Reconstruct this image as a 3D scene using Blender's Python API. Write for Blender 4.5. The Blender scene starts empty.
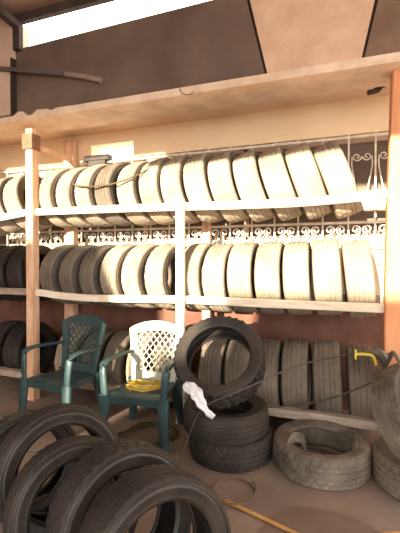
import bpy, bmesh, math, random
from mathutils import Vector, Matrix, noise
from math import sin, cos, pi, radians, sqrt, atan2
random.seed(7)
S = bpy.context.scene
C = S.collection

# ------------------------------------------------------------------ materials
def lin(c):
    return tuple(((v/255)/12.92 if v/255 <= .04045 else ((v/255+.055)/1.055)**2.4) for v in c)

def mat(name, a, b=None, scale=8, rough=.8, bump=.0, bscale=60, detail=6, spec=.3, lo=.35, hi=.65, metal=0, stretch=None):
    m = bpy.data.materials.new(name); m.use_nodes = True
    nt = m.node_tree; P = nt.nodes['Principled BSDF']
    P.inputs['Roughness'].default_value = rough
    P.inputs['Metallic'].default_value = metal
    P.inputs['Specular IOR Level'].default_value = spec
    A = lin(a); B = lin(b or a)
    tc = nt.nodes.new('ShaderNodeTexCoord')
    src = tc.outputs['Object']
    if stretch:
        mp = nt.nodes.new('ShaderNodeMapping'); mp.inputs['Scale'].default_value = stretch
        nt.links.new(src, mp.inputs['Vector']); src = mp.outputs['Vector']
    n = nt.nodes.new('ShaderNodeTexNoise'); n.inputs['Scale'].default_value = scale; n.inputs['Detail'].default_value = detail
    nt.links.new(src, n.inputs['Vector'])
    r = nt.nodes.new('ShaderNodeValToRGB')
    r.color_ramp.elements[0].position = lo; r.color_ramp.elements[0].color = (*A, 1)
    r.color_ramp.elements[1].position = hi; r.color_ramp.elements[1].color = (*B, 1)
    nt.links.new(n.outputs['Fac'], r.inputs['Fac'])
    nt.links.new(r.outputs['Color'], P.inputs['Base Color'])
    if bump:
        n2 = nt.nodes.new('ShaderNodeTexNoise'); n2.inputs['Scale'].default_value = bscale; n2.inputs['Detail'].default_value = 8
        nt.links.new(src, n2.inputs['Vector'])
        bp = nt.nodes.new('ShaderNodeBump'); bp.inputs['Strength'].default_value = bump; bp.inputs['Distance'].default_value = .02
        nt.links.new(n2.outputs['Fac'], bp.inputs['Height']); nt.links.new(bp.outputs['Normal'], P.inputs['Normal'])
    return m

M = {}
M['dusty']   = mat('dusty_tread', (172, 158, 138), (142, 130, 114), 5, .9, .25, 90)
M['dusty_side'] = mat('dusty_sidewall', (132, 121, 107), (104, 95, 84), 4, .85, .15, 60)
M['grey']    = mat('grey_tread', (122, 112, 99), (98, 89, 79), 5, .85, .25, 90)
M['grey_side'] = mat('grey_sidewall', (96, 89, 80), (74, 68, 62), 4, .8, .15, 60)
M['dark']    = mat('dark_tread', (32, 29, 28), (54, 48, 43), 4, .7, .25, 90)
M['dark_side'] = mat('dark_sidewall', (30, 27, 26), (52, 46, 40), 5, .42, .12, 50)
M['black']   = mat('black_tread', (44, 40, 38), (60, 54, 48), 6, .75, .3, 80)
M['black_side'] = mat('black_sidewall', (42, 39, 37), (60, 54, 49), 5, .6, .15, 60)
M['liner']   = mat('inner_liner', (48,45,43), (60,56,52), 6, .7)
M['muddy']   = mat('worn_tread', (122, 112, 100), (82, 76, 69), 7, .9, .6, 40)
M['rail']    = mat('painted_rail', (236,224,204), (214,198,174), 9, .6, .15, 40, stretch=(.6,4,4))
M['board']   = mat('weathered_board', (176,160,144), (142,126,112), 9, .8, .25, 40, stretch=(.6,4,4))
M['post']    = mat('rack_post', (226,190,158), (200,154,122), 6, .7, .15, 40, stretch=(4,4,.6))
M['orange']  = mat('orange_post', (222,160,118), (206,140,98), 4, .75, .12, 40, stretch=(4,4,.6))
M['iron']    = mat('white_iron', (232,224,208), (205,190,168), 14, .5)
M['cap']     = mat('rusty_cap', (140,100,78), (110,78,60), 12, .7, .2)
M['green']   = mat('dark_green_plastic', (52, 76, 78), (40, 60, 63), 5, .38, .05, 60, spec=.5)
M['pale']    = mat('sunlit_plastic', (186,188,168), (150,158,144), 7, .5, .05, 60)  # green plastic with the sun's brightening put into its colour
M['rope']    = mat('yellow_rope', (214,186,84), (178,146,60), 20, .8)
M['hose']    = mat('black_hose', (70, 64, 60), (84, 77, 71), 8, .5)
M['cable']   = mat('olive_cable', (96, 84, 54), (74, 64, 42), 8, .6)
M['ghose']   = mat('grey_hose', (132,120,106), (110,100,88), 8, .6)
M['rag']     = mat('white_rag', (232,232,236), (206,206,212), 14, .9, .5, 30)
M['yellow']  = mat('yellow_plastic', (226,204,84), (206,180,64), 10, .5)
M['gun']     = mat('grey_gun', (112,104,98), (88,82,76), 10, .5, metal=.3)
M['floor']   = mat('concrete_floor', (152, 133, 119), (112, 96, 86), 1.7, .8, .25, 25, lo=.3, hi=.7)
M['fascia']  = mat('sooty_fascia', (126, 107, 94), (90, 75, 65), 1.6, .9, .2, 40, lo=.3, hi=.75)
M['fascia2'] = mat('brown_fascia', (140,114,94), (118,96,80), 3, .9, .35, 60)
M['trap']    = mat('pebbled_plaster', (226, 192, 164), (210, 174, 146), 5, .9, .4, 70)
M['seam']    = mat('dark_seam', (62,48,42), (50,40,34), 5, .9)
M['ledge']   = mat('ledge_plaster', (238, 214, 190), (216, 190, 164), 5, .9, .3, 30)
M['soffit']  = mat('soffit_plaster', (232, 202, 174), (222, 190, 162), 2, .9, .1)
M['lintel']  = mat('cream_wall', (244, 220, 182), (236, 210, 172), 2, .9, .1)
M['pier']    = mat('beige_pier', (208, 182, 160), (190, 162, 142), 3, .9, .2)
M['redwall'] = mat('red_brown_wall', (122, 84, 70), (96, 66, 55), 4, .9, .2)
M['plaster'] = mat('pale_wall', (222,206,180), (206,186,160), 3, .9, .15)
M['roof']    = mat('roof_sheet', (158,128,112), (140,112,98), 3, .8)
M['beam']    = mat('dark_beam', (74,62,56), (58,48,44), 6, .8)
M['pipe']    = mat('grey_pipe', (104,92,86), (86,76,72), 6, .6)
M['pipe_pale'] = mat('pale_pipe', (150,130,118), (132,114,104), 6, .7)
M['glass']   = mat('dusky_glass', (106,91,76), (92,79,66), 2, .5, spec=.3)
M['mask']  = mat('sun_mask_mat', (190,160,130), (180,150,120), 2, .9)
M['stick']   = mat('wood_stick', (196,152,92), (170,126,74), 12, .7)
M['wet']     = mat('damp_concrete', (126, 106, 94), (112, 94, 83), 3, .55, .15, 25)
M['bulb']    = mat('lamp_black', (50,44,40), (64,56,50), 10, .5)
M['wire']    = mat('rust_wire', (110,88,68), (90,70,54), 10, .7)

# ------------------------------------------------------------------ helpers
def link(name, me, m, parent=None):
    for mm in (m if isinstance(m, (list, tuple)) else [m]): me.materials.append(mm)
    o = bpy.data.objects.new(name, me); C.objects.link(o)
    if parent: o.parent = parent
    return o

def from_data(name, vs, fs, m, parent=None, smooth=True, ang=35):
    me = bpy.data.meshes.new(name); me.from_pydata(vs, [], fs)
    bm = bmesh.new(); bm.from_mesh(me); bmesh.ops.recalc_face_normals(bm, faces=bm.faces); bm.to_mesh(me); bm.free()
    if smooth:
        for p in me.polygons: p.use_smooth = True
        me.set_sharp_from_angle(angle=radians(ang))
    return link(name, me, m, parent)

def tag(o, label=None, cat=None, group=None, kind=None):
    if label: o['label'] = label
    if cat: o['category'] = cat
    if group: o['group'] = group
    if kind: o['kind'] = kind
    return o

def empty(name, loc=(0,0,0), rz=0):
    o = bpy.data.objects.new(name, None); C.objects.link(o); o.empty_display_size = .1
    o.location = loc; o.rotation_euler = (0,0,rz); return o

def copy_tree(o, parent=None):
    c = o.copy(); C.objects.link(c); c.parent = parent
    for ch in list(o.children): copy_tree(ch, c)
    return c

class MB:
    def __init__(s): s.v = []; s.f = []
    def add(s, vs, fs):
        k = len(s.v); s.v += [tuple(v) for v in vs]; s.f += [tuple(i+k for i in f) for f in fs]; return s
    def box(s, a, b, c=None, bev=.004):
        bm = bmesh.new(); bmesh.ops.create_cube(bm, size=1)
        for v in bm.verts:
            v.co = Vector(((a[0]+b[0])/2+v.co.x*(b[0]-a[0]), (a[1]+b[1])/2+v.co.y*(b[1]-a[1]), (a[2]+b[2])/2+v.co.z*(b[2]-a[2])))
        if bev: bmesh.ops.bevel(bm, geom=bm.edges[:], offset=bev, segments=1, affect='EDGES')
        bm.verts.index_update()
        s.add([v.co[:] for v in bm.verts], [[v.index for v in f.verts] for f in bm.faces]); bm.free(); return s
    def prism(s, poly, y0, y1):            # polygon in XZ extruded along Y
        n = len(poly)
        vs = [(x,y0,z) for x,z in poly]+[(x,y1,z) for x,z in poly]
        s.add(vs, [list(range(n))[::-1], list(range(n,2*n))]+[(i,(i+1)%n,(i+1)%n+n,i+n) for i in range(n)]); return s
    def sweep(s, pts, sec, up=(0,0,1), scales=None, closed=False):   # sec: list of (u,v)
        pts = [Vector(p) for p in pts]; n = len(pts); m = len(sec); vs = []
        U = Vector(up)
        for i, p in enumerate(pts):
            if closed: t = pts[(i+1)%n]-pts[i-1]
            else: t = pts[min(i+1,n-1)]-pts[max(i-1,0)]
            t.normalize()
            side = t.cross(U)
            if side.length < 1e-4: side = t.cross(Vector((0,1,0)))
            side.normalize(); nn = side.cross(t).normalized()
            k = scales[i] if scales else 1
            for (u,v) in sec: vs.append(p+side*u*k+nn*v*k)
        fs = []
        for i in range(n if closed else n-1):
            j = (i+1)%n
            for q in range(m): fs.append((i*m+q, i*m+(q+1)%m, j*m+(q+1)%m, j*m+q))
        if not closed:
            fs.append(tuple(range(m))[::-1]); fs.append(tuple((n-1)*m+q for q in range(m)))
        return s.add(vs, fs)
    def tube(s, pts, r, seg=8, closed=False, up=(0.13,0.21,0.97)):
        return s.sweep(pts, [(r*cos(2*pi*k/seg), r*sin(2*pi*k/seg)) for k in range(seg)], up, closed=closed)
    def build(s, name, m, parent=None, smooth=True, ang=35):
        return from_data(name, s.v, s.f, m, parent, smooth, ang)

def crom(pts, k=8):
    pts = [Vector(p) for p in pts]; out = []
    P = [pts[0]*2-pts[1]]+pts+[pts[-1]*2-pts[-2]]
    for i in range(1, len(P)-2):
        for j in range(k):
            t = j/k
            out.append(.5*((2*P[i])+(P[i+1]-P[i-1])*t+(2*P[i-1]-5*P[i]+4*P[i+1]-P[i+2])*t*t+(3*P[i]-P[i-1]-3*P[i+1]+P[i+2])*t**3))
    out.append(pts[-1]); return out

def rsec(w, h, b):
    w /= 2; h /= 2
    return [(w-b,-h),(w,-h+b),(w,h-b),(w-b,h),(-w+b,h),(-w,h-b),(-w,-h+b),(-w+b,-h)]

def struct(o): o['kind'] = 'structure'; return o

# ------------------------------------------------------------------ tyres
def lathe(prof, N, fn=None):
    """closed profile [(x, r)] revolved about the X axis"""
    m = len(prof); vs = []; fs = []
    for i in range(N):
        a = 2*pi*i/N
        for q, (x, r) in enumerate(prof):
            if fn: x, r = fn(i, q, x, r)
            vs.append((x, r*cos(a), r*sin(a)))
    for i in range(N):
        j = (i+1)%N
        for q in range(m): fs.append((i*m+q, i*m+(q+1)%m, j*m+(q+1)%m, j*m+q))
    return vs, fs

def tread_profile(W, R, grooves, gw=.007, gd=.006, crown=.007):
    hw = W*.43
    xs = []                       # (x, depth, rib)
    edges = [-hw]
    for g in grooves: edges += [g*hw-gw/2, g*hw+gw/2]
    edges.append(hw)
    prof = []
    for k in range(0, len(edges), 2):
        a, b = edges[k], edges[k+1]; rib = k//2
        for t in (0, .5, 1): prof.append((a+(b-a)*t, 0, rib))
        if k+2 < len(edges):
            prof.append((b+.0015, gd, -1)); prof.append((edges[k+2]-.0015, gd, -1))
    out = [(x, R-crown*(x/hw)**2-d, rib) for x, d, rib in prof]
    # shoulder, inner surface
    out = [(-hw-.010, R-crown-.012, -2)]+out+[(hw+.010, R-crown-.012, -2)]
    th = .024
    out += [(hw+.006, R-crown-.026, -3), (hw*.6, R-th, -3), (0, R-th, -3), (-hw*.6, R-th, -3), (-hw-.006, R-crown-.026, -3)]
    return out

def make_tire(R, W, rim, style, mt, ms, N=96, name='car_tire', bead=False):
    root = empty(name)
    if style == 'ribs': prof = tread_profile(W, R, (-.58,-.2,.2,.58))
    elif style == 'three': prof = tread_profile(W, R, (-.45,0,.45), gw=.008)
    elif style == 'knobby': prof = tread_profile(W, R, (-.5,0,.5), gw=.014, gd=.013)
    else: prof = tread_profile(W, R, (-.62,-.25,.25,.62), gw=.008)
    def fn(i, q, x, r):
        rib = prof[q][2]
        if style == 'knobby':
            if rib in (0, 3) and (i+2*(rib == 3)) % 4 < 2: r -= .018
            if rib in (1, 2) and (i+3+rib) % 6 < 2: r -= .010
            if rib == -2 and (i+2*(x > 0)) % 4 < 2: r -= .018; x *= .985
            elif rib == -2: r += .002; x *= 1.03
        elif style == 'blocks':
            if rib in (0, 4) and i % 4 == 0: r -= .006
            if rib in (1, 3) and (i+2) % 4 == 0: r -= .006
            if rib == -2 and i % 4 == 0: r -= .005
        elif style in ('ribs', 'three'):
            if rib in (0, 4 if style == 'ribs' else 3) and i % 3 == 0: r -= .0035
            if rib == -2 and i % 3 == 0: r -= .004
        return x, r
    vs, fs = lathe([(x, r) for x, r, _ in prof], N, fn)
    from_data('tread', vs, fs, mt, root, True, 28)
    hw = W*.43; crown = .007
    sw = R-rim
    for sgn in (-1, 1):
        P = [(hw+.009, R-crown-.014), (hw+.016, R-crown-.024), (W*.49, R-sw*.34), (W*.5, R-sw*.42), (W*.503, R-sw*.44), (W*.503, R-sw*.47), (W*.5, R-sw*.49),
             (W*.492, R-sw*.64), (W*.462, R-sw*.80), (W*.465, R-sw*.84), (W*.455, R-sw*.87), (W*.43, R-sw*.96), (W*.405, rim), (W*.36, rim+.002), (W*.345, rim+.012),
             (W*.39, R-sw*.76), (W*.43, R-sw*.55), (W*.43, R-sw*.35), (hw-.004, R-crown-.027)]
        vs, fs = lathe([(sgn*x, r) for x, r in P], N)
        sd = from_data('sidewall', vs, fs, ms, root, True, 40)
    return root

ORD = ['', 'second ', 'third ', 'fourth ', 'fifth ', 'sixth ', 'seventh ', 'eighth ', 'ninth ', 'tenth ', 'eleventh ', 'twelfth ', 'thirteenth ', 'fourteenth ']
TYRE_VARIANTS = {}
def protos():
    defs = {
        'dusty_ribs':  (.330, .212, .205, 'ribs', M['dusty'], M['dusty_side']),
        'dusty_three': (.330, .212, .205, 'three', M['dusty'], M['dusty_side']),
        'dusty_blocks':(.330, .212, .200, 'blocks', M['dusty'], M['dusty_side']),
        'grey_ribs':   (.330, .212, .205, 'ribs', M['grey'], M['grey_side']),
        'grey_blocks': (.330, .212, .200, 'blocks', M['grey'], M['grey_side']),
        'dark_ribs':   (.330, .212, .205, 'ribs', M['dark'], M['dark_side']),
    }
    for k, d in defs.items(): TYRE_VARIANTS[k] = [make_tire(*d), False]
protos()

def place(key, loc, az, el=0, spin=0, scale=1, label=None, group=None):
    """az: heading of the face normal in the ground plane, el: how far it looks up"""
    pr = TYRE_VARIANTS[key]
    if not pr[1]: o = pr[0]; pr[1] = True
    else: o = copy_tree(pr[0])
    Mx = Matrix.Rotation(az, 4, 'Z') @ Matrix.Rotation(-el, 4, 'Y') @ Matrix.Rotation(spin, 4, 'X')
    o.matrix_world = Matrix.Translation(loc) @ Mx @ Matrix.Scale(scale, 4)
    tag(o, label, 'tire', group)
    return o

YF, YR = 3.20, 3.83           # front and rear rail centre lines
def rest_z(R, zr): return zr + sqrt(max(R*R-.285**2, .001))
def row(xs, keys, zr, tilts, yaws, scales, label, group):
    for i, x in enumerate(xs):
        sc = scales[i]; R = .33*sc
        z = rest_z(R, zr)
        place(keys[i], (x, 3.525, z), yaws[i], tilts[i], random.uniform(0, 6), sc, label(i), group)

# top shelf: listed from the orange post towards the capped post
xs = [.015, -.22, -.455, -.69, -.92, -1.15, -1.38, -1.60, -1.84, -2.085, -2.32, -2.56, -2.80]
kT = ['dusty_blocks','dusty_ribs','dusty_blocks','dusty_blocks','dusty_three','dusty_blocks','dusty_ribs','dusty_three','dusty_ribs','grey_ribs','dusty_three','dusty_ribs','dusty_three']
tl = [radians(a) for a in (20,19,18,16,14,12,9,7,5,3,1,0,-1)]
def lt(i):
    w = {0:'pale leaning tire at the orange post end of the top shelf', 12:'dusty tire pressed against the capped post on the top shelf'}
    return w.get(i, 'dusty tire on top shelf, %s from the orange post' % ORD[i].strip())
row(xs, kT, 1.995, tl, [radians(a) for a in (0,-1,-2,-3,-5,-7,-9,-11,-13,-15,-16,-16,-15)], [1,1.01,1,.99,1,1.01,1.0,1.0,.99,1,1,.99,1], lt, 'tires standing on the top shelf')
# middle shelf
xs = [.195, -.05, -.29, -.525, -.76, -.985, -1.21, -1.535, -1.785, -2.03, -2.275, -2.52, -2.775]
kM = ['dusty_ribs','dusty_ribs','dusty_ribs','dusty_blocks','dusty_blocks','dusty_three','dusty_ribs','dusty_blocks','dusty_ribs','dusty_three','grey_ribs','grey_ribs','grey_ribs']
tl = [radians(a) for a in (6,4,3,2,2,1,1,1,0,0,-1,-2,-2)]
def lm(i):
    w = {0:'bleached tire at the orange post end of the middle shelf', 12:'grey tire pressed against the capped post on the middle shelf',
         7:'pale tire just past the thin middle post on the middle shelf'}
    return w.get(i, 'dusty tire on middle shelf, %s from the orange post' % ORD[i].strip())
row(xs, kM, 1.142, tl, [radians(a) for a in (0,0,-1,-2,-4,-6,-8,-13,-14,-14,-15,-17,-16)], [1.0,1.02,1,1,1,.99,1,1,1,1,1,1,1.01], lm, 'tires standing on the middle shelf')
# bottom row behind the lower board
xs = [.225, -.045, -.305, -.545, -.80, -1.045, -1.54, -1.79, -2.06, -2.33, -2.62]
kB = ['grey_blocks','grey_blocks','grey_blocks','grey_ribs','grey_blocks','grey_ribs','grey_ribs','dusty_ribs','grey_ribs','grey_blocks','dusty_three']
def lb(i):
    w = {0:'grey tire on lower board behind the yellow air gun', 4:'grey tire seen through the hole of the tilted knobby tire',
         5:'bottom row tire half hidden behind the tilted knobby tire', 3:'bottom row tire beside the tilted knobby tire, partly hidden by it',
         1:'grey tire on lower board, second from the orange post', 2:'grey tire on lower board, third from the orange post',
         6:'bottom row tire behind the chair with the yellow rope', 7:'bottom row tire between the backs of the two chairs, nearer the roped chair',
         8:'bottom row tire just beside the empty chair backrest', 9:'bottom row tire hidden behind the empty chair lattice',
         10:'pale bottom row tire between the capped post and the empty chair'}
    return w[i]
row(xs, kB, .235, [radians(a) for a in (3,3,2,2,1,1,-1,-1,-2,-3,-4)], [0]*11, [1,1.03,1.02,1,1.02,1,1,1,1,1,1.04], lb, 'tires in the bottom row of the rack')
# end bay beyond the capped post
for (x, y, z, k, az, el, lab) in [
    (-3.30, 3.53, 2.14, 'dusty_three', -4, 14, 'dusty tire in the end bay top shelf, right against the capped post'),
    (-3.56, 3.53, 2.12, 'dusty_ribs', -4, 14, 'dusty tire in the end bay top shelf, second past the capped post'),
    (-3.82, 3.53, 2.10, 'dusty_ribs', -4, 14, 'pale tire in the end bay top shelf, third past the capped post'),
    (-3.26, 3.53, 1.32, 'dark_ribs', -6, 4, 'black tire in the end bay middle shelf, against the capped post'),
    (-3.52, 3.53, 1.32, 'dark_ribs', -6, 4, 'black tire in the end bay middle shelf, second past the capped post'),
    (-3.78, 3.53, 1.32, 'dark_ribs', -6, 4, 'black tire in the end bay middle shelf, third past the capped post'),
    (-3.34, 3.53, .42, 'dark_ribs', 0, 2, 'black tire in the end bay bottom row, showing its open side'),
    (-3.62, 3.53, .42, 'dark_ribs', 0, 2, 'black tire in the end bay bottom row, second past the capped post')]:
    place(k, (x, y, z), radians(az), radians(el), random.uniform(0,6), 1, lab, 'tires in the end bay of the rack')

# ---- floor tyres, finer meshes
def single(args, loc, az, el, label, group, spin=0, N=144, mats=('black','black_side')):
    o = make_tire(*args, M[mats[0]], M[mats[1]], N)
    o.matrix_world = Matrix.Translation(loc) @ Matrix.Rotation(az,4,'Z') @ Matrix.Rotation(-el,4,'Y') @ Matrix.Rotation(spin,4,'X')
    tag(o, label, 'tire', group); return o
AZ = atan2(-.60, .794)
g = 'used tires leaning in a row on the floor'
single((.318,.200,.222,'ribs'), (-.655,1.335,.300), AZ, radians(9), 'black used tire at the front end of the leaning floor row', g, mats=('dark','dark_side'))
single((.322,.205,.222,'blocks'), (-.880,1.470,.310), AZ+.05, radians(11), 'black used tire second from the front of the leaning floor row', g, mats=('dark','dark_side'))
single((.312,.200,.215,'ribs'), (-1.175,1.52,.275), AZ-.02, radians(16), 'black used tire in the middle of the leaning floor row', g, mats=('dark','dark_side'))
single((.335,.215,.232,'ribs'), (-1.415,1.70,.322), AZ+.03, radians(12), 'large used tire fourth in the leaning floor row, nearest the empty chair', g, mats=('dark','dark_side'))
single((.300,.205,.205,'blocks'), (-1.74,1.80,.245), AZ+.0, radians(14), 'used tire at the far end of the leaning floor row, mostly cut off', g, mats=('dark','dark_side'))

g = 'stack of tires topped by a tilted knobby tire'
single((.318,.190,.20,'blocks'), (-.735,2.80,.0955), 0, radians(90), 'black tire lying flat at the bottom of the rag stack', g)
single((.325,.190,.20,'three'), (-.775,2.79,.2865), .1, radians(90), 'black tire lying flat in the middle of the rag stack', g)
o = single((.352,.225,.243,'knobby'), (-.825,2.80,.70), radians(-84), radians(42), 'knobby black tire tilted on the stack, white rag on its rim', g)
o = single((.335,.200,.215,'blocks'), (-.085,2.83,.101), 0, radians(90), 'torn worn tire lying flat alone on the concrete', None, mats=('muddy','muddy'))
# the torn strip of bead that curls up out of the carcass
mb = MB()
path = crom([(.03,-.17,.21),(.085,-.14,.20),(.112,-.09,.175),(.09,-.04,.13),(.03,-.01,.11),(-.06,-.01,.10)], 6)
mb.sweep(path, rsec(.085,.016,.004), up=(0,.3,1), scales=[1-.4*i/len(path) for i in range(len(path))])
mb.build('torn_strip', M['muddy'], o)
g = 'pair of tires beside the orange post'
single((.325,.215,.205,'blocks'), (.575,2.80,.108), 0, radians(90), 'grey tire lying flat at the frame edge below the leaning knobby tire', g, mats=('grey','grey_side'))
single((.318,.205,.205,'blocks'), (.505,2.69,.505), radians(-38), radians(28), 'knobby tire leaning on a flat tire beside the orange post', g, mats=('muddy','grey_side'))

# ------------------------------------------------------------------ rack
rack = empty('tire_rack', (-1.3, 3.5, 0))
tag(rack, 'long wooden tire rack with pale rails and capped uprights', 'rack')
def rpart(name, mb, m, label=None):
    o = mb.build(name, m, None); o.parent = rack; o.matrix_parent_inverse = Matrix.Translation((1.3,-3.5,0))
    if label: o['label'] = label
    return o
def bar(p, q, w, h):
    mb = MB(); mb.sweep([p, tuple((Vector(p)+Vector(q))/2), q], rsec(w, h, .006)); return mb
# uprights
rpart('post', MB().box((-3.035,3.14,0),(-2.945,3.235,2.84)), M['post'])
rpart('post', MB().box((-1.335,3.13,0),(-1.255,3.168,1.965)), M['rail'], 'thin white middle post')
rpart('post', MB().box((-3.12,3.84,0),(-2.98,3.93,2.94)), M['post'])
rpart('post', MB().box((-1.34,3.865,0),(-1.25,3.93,2.1)), M['post'])
mb = MB().box((-3.06,3.12,2.62),(-2.93,3.25,2.78)); rpart('post_cap', mb, M['cap'], 'rusty metal cap bracket')
rpart('brace', bar((-2.99,3.23,2.67),(-3.04,3.86,2.70),.05,.06), M['post'])
# front rails (gently uneven) and rear rails
def rail(pts, m, w=.05, h=.07, name='rail'):
    mb = MB(); mb.sweep(crom(pts, 6), rsec(w, h, .006)); return rpart(name, mb, m)
rail([(-2.99,3.205,1.975),(-1.8,3.2,1.962),(-.6,3.2,1.940),(-.1,3.2,1.945),(.46,3.2,1.975)], M['rail'])
rail([(-2.99,3.205,1.138),(-2.36,3.2,1.095),(-1.3,3.2,1.112),(-.5,3.2,1.105),(.46,3.2,1.100)], M['rail'])
rail([(-2.99,3.20,.235),(-1.3,3.2,.215),(.46,3.2,.198)], M['board'], .09, .07, 'lower_board')
rail([(-2.99,3.20,1.985),(-4.2,3.2,1.84)], M['rail'])
rail([(-2.99,3.20,1.135),(-4.2,3.2,1.135)], M['board'])
rail([(-2.99,3.20,.245),(-4.2,3.2,.27)], M['board'], .09, .07, 'lower_board')
for z in (1.965, 1.11, .21): rail([(-4.2,3.835,z),(-1.3,3.835,z),(.46,3.835,z)], M['board'], .04, .07, 'rear_rail')
for x in (-.62,): rpart('foot', MB().box((x-.05,3.16,0),(x+.05,3.24,.175)), M['board'])
op = MB()
op.sweep([(.425,3.20,0),(.425,3.20,1),(.445,3.20,2),(.47,3.20,2.93)], rsec(.13,.12,.008), up=(0,1,0))
tag(op.build('wooden_post', M['orange']), 'tall thick orange wooden post reaching up to the concrete fascia', 'post')

# ------------------------------------------------------------------ chairs
def make_chair(mats):
    ch = empty('garden_chair')
    fr, back_m = mats
    # seat: dished slab with rolled front edge
    nx, ny = 12, 12; top = []; bot = []
    for j in range(ny+1):
        v = j/ny
        for i in range(nx+1):
            u = i/nx*2-1
            hw = .235-.03*v
            x = u*hw; y = -.25+.46*v
            z = .425-.012*(1-u*u)*(sin(pi*v))-.02*v-.028*max(0,(.12-v)/.12)**2-.012*abs(u)**6
            top.append((x,y,z)); bot.append((x*.985,y+.004*(1-2*v),z-.02-(.035 if (i in (0,nx) or j in (0,ny)) else 0)))
    n = (nx+1)*(ny+1); idx = lambda i,j: j*(nx+1)+i
    fs = []
    for j in range(ny):
        for i in range(nx):
            fs.append((idx(i,j),idx(i+1,j),idx(i+1,j+1),idx(i,j+1)))
            fs.append(tuple(n+q for q in (idx(i,j),idx(i,j+1),idx(i+1,j+1),idx(i+1,j))))
    ring = [idx(i,0) for i in range(nx)]+[idx(nx,j) for j in range(ny)]+[idx(i,ny) for i in range(nx,0,-1)]+[idx(0,j) for j in range(ny,0,-1)]
    for k in range(len(ring)):
        a, b = ring[k], ring[(k+1)%len(ring)]; fs.append((a, a+n, b+n, b))
    from_data('seat', top+bot, fs, fr, ch, True, 50)
    sec = rsec(.088,.046,.014)
    for s in (-1,1):
        # front leg, flaring to the floor
        MB().sweep(crom([(s*.262,-.275,0),(s*.252,-.262,.2),(s*.243,-.245,.41)],5), sec, up=(0,1,0), scales=[.75+.35*k/10 for k in range(11)]).build('leg', fr, ch, True, 50)
        MB().sweep(crom([(s*.235,.285,0),(s*.215,.245,.2),(s*.195,.205,.41)],5), sec, up=(0,1,0), scales=[.75+.3*k/10 for k in range(11)]).build('leg', fr, ch, True, 50)
        # armrest: rises from the front leg and curves back to the backrest
        MB().sweep(crom([(s*.243,-.245,.40),(s*.255,-.245,.52),(s*.268,-.225,.625),(s*.272,-.12,.655),(s*.262,.06,.650),(s*.232,.215,.645)],6), rsec(.062,.026,.009), up=(0,.6,.8)).build('armrest', fr, ch, True, 50)
    # backrest: bent frame with arched top, leaning back
    def P(x, h, t):          # h: height along the back, t: through-thickness
        y = .205+.26*(h-.40)*.9-.30*(x*x)+t
        return (x, y, h)
    def outline(k, inner):   # k 0..1 from bottom-left up over the top to bottom-right
        o = []
        b, w0, w1, h0, h1, arch = (.0,.205,.262,.40,.84,.075) if not inner else (.0,.150,.188,.475,.80,.030)
        pts = []
        for q in range(9): t = q/8; pts.append((-(w0+(w1-w0)*t**1.3), h0+(h1-h0)*t))
        for q in range(1,16): t = q/16; x = -w1+2*w1*t; pts.append((x, h1+arch*(1-(2*t-1)**2)**.8))
        for q in range(8,-1,-1): t = q/8; pts.append(((w0+(w1-w0)*t**1.3), h0+(h1-h0)*t))
        for q in range(1,10): t = q/10; pts.append((w0-2*w0*t, h0))
        return pts
    O, I = outline(0,0), outline(0,1); n = len(O)
    vs = [P(x,h,-.011) for x,h in O]+[P(x,h,-.011) for x,h in I]+[P(x,h,.014) for x,h in O]+[P(x,h,.014) for x,h in I]
    fs = []
    for k in range(n):
        j = (k+1)%n
        fs += [(k,j,n+j,n+k), (2*n+k,3*n+k,3*n+j,2*n+j), (k,2*n+k,2*n+j,j), (n+k,n+j,3*n+j,3*n+k)]
    from_data('back_frame', vs, fs, back_m, ch, True, 40)
    # lattice: two sets of diagonal strips inside the opening, scroll rings down both sides
    lat = MB()
    def inside(x, h):
        if h < .475 or h > .83: return False
        t = min(1,(h-.475)/.325); w = .150+.038*t**1.3
        if h > .80: return abs(x) < .188 and h < .80+.03*(1-(x/.188)**2)**.8
        return abs(x) < w
    lsec = rsec(.009,.011,.002)
    for d in (-1,1):
        c = -.9
        while c < .9:
            run = []
            for q in range(200):
                x = -.2+.4*q/199; h = .64+d*1.25*(x-c)
                if inside(x,h): run.append((x,h))
            if len(run) > 6:
                st = max(1,len(run)//8); pts = run[::st]
                if pts[-1] != run[-1]: pts.append(run[-1])
                lat.sweep([P(x,h,.001) for x,h in pts], lsec, up=(0,1,0))
            c += .058
    for s in (-1,1):
        for (hx, hz, r) in ((.128,.53,.026),(.138,.60,.028),(.146,.67,.028),(.152,.74,.026)):
            lat.sweep([P(s*hx+r*cos(a)*.8, hz+r*sin(a), -.004) for a in [2*pi*k/14 for k in range(14)]], rsec(.010,.010,.002), up=(0,1,0), closed=True)
    lat.build('lattice', back_m, ch, True, 40)
    return ch
c1 = make_chair((M['green'], M['green']))
c1.scale = (1.02,.9,1.03); c1.location = (-2.31,2.84,0); c1.rotation_euler = (0,0,radians(-6))
tag(c1, 'empty dark green plastic garden chair with lattice back beside capped post', 'chair', 'plastic garden chairs')
c2 = make_chair((M['green'], M['pale']))
c2.location = (-1.485,2.835,0); c2.rotation_euler = (0,0,radians(6))
tag(c2, 'green plastic garden chair with sunlit pale lattice back and yellow rope on seat', 'chair', 'plastic garden chairs')
for o in c2.children:
    if o.name.startswith(('back_frame','lattice')): o['label'] = 'sunlit pale '+('backrest frame' if 'frame' in o.name else 'lattice')

# ------------------------------------------------------------------ loose things
# tangled rope on the seat
rnd = random.Random(3); pts = []
for k in range(46):
    a = k*.95; r = .05+.10*rnd.random()
    a += rnd.uniform(-.9,.9); pts.append((-1.46+r*cos(a)*1.25, 2.80+r*sin(a)*1.0, .426+.004*(k%5)+.028*rnd.random()*(1-r/.2)))
mb = MB(); mb.tube(crom(pts,5), .0065, 6); tag(mb.build('rope', M['rope']), 'tangled yellow rope lying on the pale-backed chair seat', 'rope')
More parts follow.
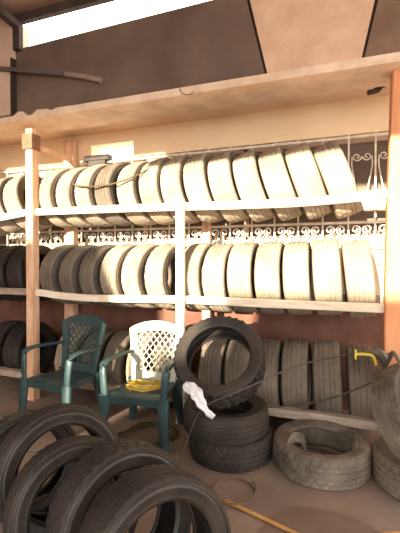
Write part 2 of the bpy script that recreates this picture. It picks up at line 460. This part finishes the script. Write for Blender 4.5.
# white rag hanging over the front rim of the tilted tyre
def rag():
    nu, nv = 12, 22; vs = []
    cl = crom([(-.985,2.47,.600),(-.955,2.455,.585),(-.905,2.43,.580),(-.860,2.40,.550),(-.825,2.39,.495),(-.795,2.42,.440),(-.765,2.45,.400)], 4)
    cl = [cl[int(round(k*(len(cl)-1)/nv))] for k in range(nv+1)]
    for k, p in enumerate(cl):
        t = (cl[min(k+1,nv)]-cl[max(k-1,0)]).normalized()
        sd = t.cross(Vector((0.15,-1,.35))).normalized()
        w = .020+.022*sin(pi*min(1,k/nv*1.3))+.010*noise.noise(Vector((k*.45,1,2)))
        for i in range(nu+1):
            u = i/nu*2-1
            off = .005*sin(u*6+k*.25)+.016*noise.noise(Vector((u*2,k*.4,3)))
            vs.append(p+sd*u*w+Vector((.1,-1,.3))*off)
    me = bpy.data.meshes.new('rag'); me.from_pydata([v[:] for v in vs], [], [(k*(nu+1)+i,k*(nu+1)+i+1,(k+1)*(nu+1)+i+1,(k+1)*(nu+1)+i) for k in range(nv) for i in range(nu)])
    for p in me.polygons: p.use_smooth = True
    o = link('rag', me, M['rag']); sm = o.modifiers.new('t','SOLIDIFY'); sm.thickness = .005; sm.offset = 0
    return o
tag(rag(), 'crumpled white rag hanging over the rim of the tilted tire', 'rag')
# air gun hanging at the orange post
gun = empty('air_gun', (.245,3.045,.74)); tag(gun, 'air gun with yellow lever hooked beside the orange post', 'air gun')
mb = MB(); mb.sweep(crom([(.015,0,.055),(.07,0,.05),(.10,.01,.01),(.115,.02,-.06)],5), rsec(.055,.05,.014), up=(0,1,0), scales=[.7+.5*sin(pi*min(1,k/15)) for k in range(16)]); mb.build('body', M['gun'], gun)
mb = MB(); mb.sweep(crom([(-.095,-.035,.035),(-.03,-.04,.042),(.02,-.04,.034),(.04,-.038,.0),(.045,-.036,-.03)],5), rsec(.018,.022,.004), up=(0,1,0)); mb.sweep([(-.09,-.035,.0),(-.09,-.035,.04),(-.09,-.035,.07)], rsec(.014,.02,.004), up=(0,1,0)); mb.build('lever', M['yellow'], gun)['label'] = 'bright yellow lever'
mb = MB(); mb.tube(crom([(.115,.02,-.05),(.125,-.10,.03),(.13,-.26,.115),(.145,-.52,.085),(.17,-.66,-.03),(.19,-.70,-.16)],6), .014, 10); mb.build('supply_hose', M['ghose'], gun)
mb = MB(); mb.sweep([(.09,.02,.02),(.13,.06,.03),(.16,.095,.03)], rsec(.02,.012,.003)); mb.build('hook', M['gun'], gun)
def line(name, pts, r, m, label, cat, k=10, group=None):
    mb = MB(); mb.tube(crom(pts,k), r, 8); return tag(mb.build(name, m), label, cat, group)
line('air_hose', [(-1.06,2.35,.008),(-1.02,2.40,.012),(-.98,2.46,.16),(-.85,2.455,.44),(-.60,2.50,.58),(-.25,2.90,.68),(.10,3.10,.745),(.26,3.08,.78)], .0055, M['hose'], 'thin black hose rising from the floor across the tire stack to the air gun', 'hose')
line('hose', [(-.60,3.02,.275),(-.53,3.10,.262),(-.40,3.13,.275),(-.15,3.12,.34),(.10,3.08,.46),(.28,2.98,.60),(.36,2.90,.70)], .006, M['hose'], 'black hose sagging along the lower board to the knobby tire', 'hose')
line('stick', [(-.61,2.20,.012),(-.40,2.13,.012),(-.16,2.05,.012)], .011, M['stick'], 'thin yellow wooden stick lying on bare concrete before the torn tire', 'stick')
line('stick', [(-.80,1.36,.60-.34),(-.815,1.38,.40),(-.825,1.40,.50)], .009, M['stick'], 'short yellow stick standing inside the front leaning tire', 'stick', 4)
line('rod', [(.255,2.215,.008),(.36,2.26,.008),(.52,2.34,.008)], .008, M['stick'], 'yellowish rod on the floor near the flat tire below the orange post', 'rod')
rp = []
for k in range(44):
    a = k/40*2*pi+.3; rp.append((-.585+.135*cos(a), 2.30+.15*sin(a), .006+.0008*k))
line('wire_loop', rp, .005, M['wire'], 'loop of rusty wire lying on the concrete before the rag stack', 'wire', 2)
cp = []
for k in range(60):
    a = k/20*2*pi; r = .20+.05*sin(k*.6); cp.append((-1.46+r*1.15*cos(a), 2.80+r*sin(a), .010+.0004*k))
line('hose_coil', cp, .009, M['cable'], 'olive hose coiled on the floor under the pale-backed chair', 'hose', 3)
line('hose', [(-3.3,2.75,.010),(-3.0,2.72,.010),(-2.75,2.62,.010),(-2.55,2.40,.010),(-2.2,2.30,.010),(-1.95,2.45,.010),(-1.8,2.62,.010)], .009, M['ghose'], 'pale hose snaking over the floor in front of the empty chair', 'hose')
# cable loop and dark block up on the end of the top shelf
line('cable', [(-2.86,3.84,2.42),(-2.70,3.55,2.37),(-2.45,3.19,2.22),(-2.10,3.16,2.19),(-1.80,3.18,2.25),(-1.6,3.35,2.40),(-1.5,3.88,2.62)], .008, M['cable'], 'olive cable drooping in front of the top shelf tires near the capped post', 'cable')
mb = MB().box((-2.84,3.86,2.66),(-2.50,3.95,2.72)).box((-2.79,3.87,2.59),(-2.55,3.95,2.67)); tag(mb.build('wall_bracket', M['bulb']), 'dark metal bracket on the pale wall above the top shelf tires', 'bracket')
# lamp holder under the soffit
lp = empty('lamp_holder', (.36,3.66,3.0)); tag(lp, 'black lamp holder with loose wires under the soffit by the orange post', 'lamp')
mb = MB(); mb.sweep([(0,0,0),(0,0,-.03),(0,0,-.05)], [(.03*cos(2*pi*k/16),.03*sin(2*pi*k/16)) for k in range(16)], up=(0,1,0)); mb.build('base', M['bulb'], lp)
mb = MB(); mb.sweep([(0,0,-.05),(-.04,-.02,-.065),(-.085,-.04,-.075)], [(.022*cos(2*pi*k/16),.022*sin(2*pi*k/16)) for k in range(16)]); mb.build('socket', M['bulb'], lp)
mb = MB(); mb.tube(crom([(0,0,-.03),(.05,-.03,-.03),(.09,0,-.01),(.12,.02,-.005)],5), .006, 6); mb.tube(crom([(-.06,-.03,-.07),(-.02,-.08,-.05),(.05,-.05,-.06)],5), .004, 6); mb.build('wire', M['hose'], lp)
# dangling wire on the fascia
line('wire', [(-1.22,3.055,2.955),(-1.24,3.01,2.93),(-1.21,2.99,2.875),(-1.15,3.0,2.86),(-1.11,3.02,2.90),(-1.12,3.055,2.96)], .004, M['wire'], 'thin wire hanging in a loop off the sooty fascia edge', 'wire')

# ------------------------------------------------------------------ setting
struct(MB().box((-9,-9,-.12),(8,5.2,0),bev=0).build('floor', M['floor'], smooth=False))
# damp patch, a thin film of its own ragged outline
vs = [(.02,2.02,.0015)]; n = 40
for k in range(n):
    a = 2*pi*k/n; r = 1+.28*noise.noise(Vector((cos(a)*1.3,sin(a)*1.3,5)))
    vs.append((-.02+.42*r*cos(a), 1.95+.36*r*sin(a), .0015))
mb = MB(); mb.add(vs, [(0,1+k,1+(k+1)%n) for k in range(n)]); tag(mb.build('damp_stain', M['wet'], smooth=False), None, None, None, 'structure')

W = MB().box((-9,3.98,0),(5,4.15,1.02),bev=0); struct(W.build('wall_back', M['redwall'], smooth=False))
struct(MB().box((-9,3.985,1.02),(5,4.15,1.69),bev=0).build('wall_back_upper', M['plaster'], smooth=False))
struct(MB().box((-9,3.98,2.30),(-2.15,4.15,2.68),bev=0).build('wall_back_side', M['plaster'], smooth=False))
struct(MB().box((-9,3.95,2.68),(-2.80,4.15,3.3),bev=0).box((-2.80,3.95,2.87),(-2.22,4.15,3.3),bev=0).box((-2.22,3.95,2.68),(5,4.15,3.3),bev=0).build('wall_lintel', M['lintel'], smooth=False))
struct(MB().box((-9,3.24,3.01),(5,3.95,3.3),bev=0).build('ceiling', M['soffit'], smooth=False))
win = MB().box((-9,4.10,1.69),(5,4.14,2.68),bev=0).build('window_1', M['glass'], smooth=False); struct(win)
fm = MB()
for x in (-2.12,-.9,1.5): fm.box((x-.025,4.05,1.69),(x+.025,4.10,2.68))
for z in (1.70,2.655): fm.box((-2.15,4.05,z-.025),(5,4.10,z+.025))
fm.build('window_frame', M['pier'], win)
struct(MB().box((-5.5,-3.5,0),(-5.3,3.98,4.2),bev=0).build('unseen_wall_left', M['fascia2'], smooth=False))  # out of view, added to block side light from the left
# iron grille with scrolls
gr = empty('window_grille', (-.6,3.93,1.5)); tag(gr, 'white wrought iron window grille with scrolls behind the shelves', 'grille')
def gpart(name, mb):
    o = mb.build(name, M['iron']); o.parent = gr; o.matrix_parent_inverse = Matrix.Translation((.6,-3.93,-1.5)); return o
def spiral(cx, cz, r0, turns, a0, sgn, y):
    return [(cx+sgn*r*cos(a), y, cz+r*sin(a)) for k in range(26) for t in [k/25] for a in [a0-turns*2*pi*t] for r in [r0*(1-.8*t)]]
yg = 3.93
x = -4.1; i = 0
while x < 1.2:
    gpart('bar', MB().box((x-.008,yg-.008,1.42),(x+.008,yg+.008,2.675),bev=0))
    c = x+.1175
    if x < 1.1 :
        mb = MB()
        for s in (-1,1):
            mb.tube(spiral(c+s*.045, 2.455, .042, 1.3, 0, -s, yg), .006, 6, up=(0,1,0))
            mb.tube(crom([(c+s*.087,yg,2.455),(c+s*.088,yg,2.36),(c+s*.05,yg,2.15),(c+s*.012,yg,2.0)],6), .006, 6, up=(0,1,0))
        gpart('scroll', mb)
        mb = MB()
        for s in (-1,1):
            mb.tube(spiral(c+s*.052, 1.765, .047, 1.4, -pi/2, s, yg), .008, 6, up=(0,1,0))
            mb.tube(spiral(c+s*.052, 1.655, .047, 1.4, pi/2, -s, yg), .008, 6, up=(0,1,0))
        gpart('scroll', mb)
    x += .235; i += 1
for z in (1.45,1.59,1.83,2.02,2.645): gpart('cross_bar', MB().box((-4.2,yg-.012,z-.012),(1.3,yg+.012,z+.012),bev=0))

# fascia: sooty concrete with a raised pebbled trapezoid between two dark seams
YX = 3.05
struct(MB().prism([(-3.06,2.93),(-.52,2.93),(-.69,3.64),(-3.06,3.61)], YX, YX+.18).build('beam_fascia', M['fascia'], smooth=False))
struct(MB().prism([(.20,2.93),(3.2,2.93),(3.2,3.66),(.36,3.65)], YX, YX+.18).build('beam_fascia_end', M['fascia2'], smooth=False))
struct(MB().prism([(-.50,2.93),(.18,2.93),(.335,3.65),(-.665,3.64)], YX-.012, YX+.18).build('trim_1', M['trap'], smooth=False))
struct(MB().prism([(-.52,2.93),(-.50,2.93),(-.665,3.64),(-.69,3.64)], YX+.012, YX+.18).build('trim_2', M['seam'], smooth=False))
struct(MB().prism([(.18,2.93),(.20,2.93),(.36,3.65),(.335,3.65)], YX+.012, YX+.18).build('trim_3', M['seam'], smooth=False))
# ledge under the fascia, its broken end near the pier
rng = random.Random(2); up = [(-3.06,2.925)]
xx = -3.0
while xx < -2.4: up.append((xx, 2.925+rng.uniform(-.02,.035))); xx += .06
led = MB().prism([(-9,2.87),(3.2,2.87),(3.2,2.935),(-2.35,2.935)]+up[::-1]+[(-9,2.93)], YX-.04, YX+.35); struct(led.build('trim_4', M['ledge'], smooth=False))
struct(MB().box((-9,3.0,2.94),(-3.06,3.23,3.9)).build('pillar_pier', M['pier'], smooth=False))
struct(MB().box((-3.072,2.99,2.93),(-3.05,3.05,3.5),bev=0).build('trim_5', M['seam'], smooth=False))
# canopy roof with its edge beam; a strip of sky shows between it and the fascia
struct(MB().add([(-7,3.06,3.93),(4,3.06,3.93),(4,-2.5,3.385),(-2.6,-2.5,3.385),(-2.6,-1.0,3.567),(-7,-1.0,3.567)]+[(-7,3.06,4.0),(4,3.06,4.0),(4,-2.5,3.465),(-2.6,-2.5,3.465),(-2.6,-1.0,3.647),(-7,-1.0,3.647)],
   [(0,1,2,3,4,5),(11,10,9,8,7,6)]+[(k,(k+1)%6,(k+1)%6+6,k+6) for k in range(6)]).build('roof', M['roof'], smooth=False))
struct(MB().box((-3.05,3.0,3.845),(4,3.06,3.935)).build('beam_roof', M['beam'], smooth=False))
struct(MB().box((-3.05,3.0,3.58),(-2.97,3.06,3.85)).build('beam_bracket', M['beam'], smooth=False))
bz = MB(); bz.sweep([(-3.0,3.0,3.82),(-3.02,2.7,3.86),(-3.1,2.2,3.90)], rsec(.08,.07,.005)); struct(bz.build('beam_strut', M['beam']))
pp = empty('pipe', (-2.6,2.97,3.2)); tag(pp, 'grey pipe sticking out across the sooty fascia from the beige pier', 'pipe')
mb = MB(); mb.tube([(-1.6,0,.33),(-.6,0,.205),(-.2,.0,.115),(.23,.03,.025)], .021, 12); mb.build('tube', M['pipe'], pp)
mb = MB(); mb.tube([(.20,.028,.031),(.40,.04,-.02),(.57,.05,-.075)], .026, 12); mb.build('sleeve', M['pipe_pale'], pp)['label'] = 'paler end sleeve'

# unseen wall added behind the viewer, its outline cut to shape the sun patches
EL, AZS = radians(10), radians(9)
tE = math.tan(EL)
def back(X, z, Yo=-9.0):
    d = 3.27-Yo; return (X-d*math.tan(AZS), z+d*tE/cos(AZS))
prof = [(-4.3,1.66),(-2.3,1.66),(-2.06,1.30),(-2.01,1.15),(-2.0,-.1),(-1.86,-.1),(-1.85,.75),(-1.79,.75),(-1.76,.28),(-1.52,.28),(-1.47,.60),(-.92,.60),(-.90,1.17),(1.3,1.17)]
poly = [back(*p) for p in prof]; poly = [(poly[0][0],0)]+poly+[(poly[-1][0],0)]
struct(MB().prism(poly, -9.12, -9.0).build('sun_mask', M['mask'], smooth=False))

# ------------------------------------------------------------------ light
sun = bpy.data.lights.new('sun','SUN'); sun.energy = 19; sun.angle = radians(.6); sun.color = (1,.84,.62)
so = bpy.data.objects.new('sun', sun); C.objects.link(so)
dvec = Vector((sin(AZS)*cos(EL), cos(AZS)*cos(EL), -sin(EL)))
so.rotation_euler = dvec.to_track_quat('-Z','Y').to_euler()
w = bpy.data.worlds.new('World'); S.world = w; w.use_nodes = True
bg = w.node_tree.nodes['Background']; bg.inputs['Color'].default_value = (1,.94,.87,1); bg.inputs['Strength'].default_value = 4.3

# ------------------------------------------------------------------ camera
cd = bpy.data.cameras.new('camera'); co = bpy.data.objects.new('camera', cd); C.objects.link(co)
co.location = (0,0,1.46); co.rotation_euler = (radians(90-.8), 0, radians(19.4))
cd.sensor_fit = 'HORIZONTAL'; cd.sensor_width = 36; cd.lens = 380/400*36; cd.clip_start = .05
S.camera = co
vs = S.view_settings; vs.view_transform = 'Standard'; vs.look = 'None'; vs.gamma = 1; vs.use_curve_mapping = False; vs.exposure = .15
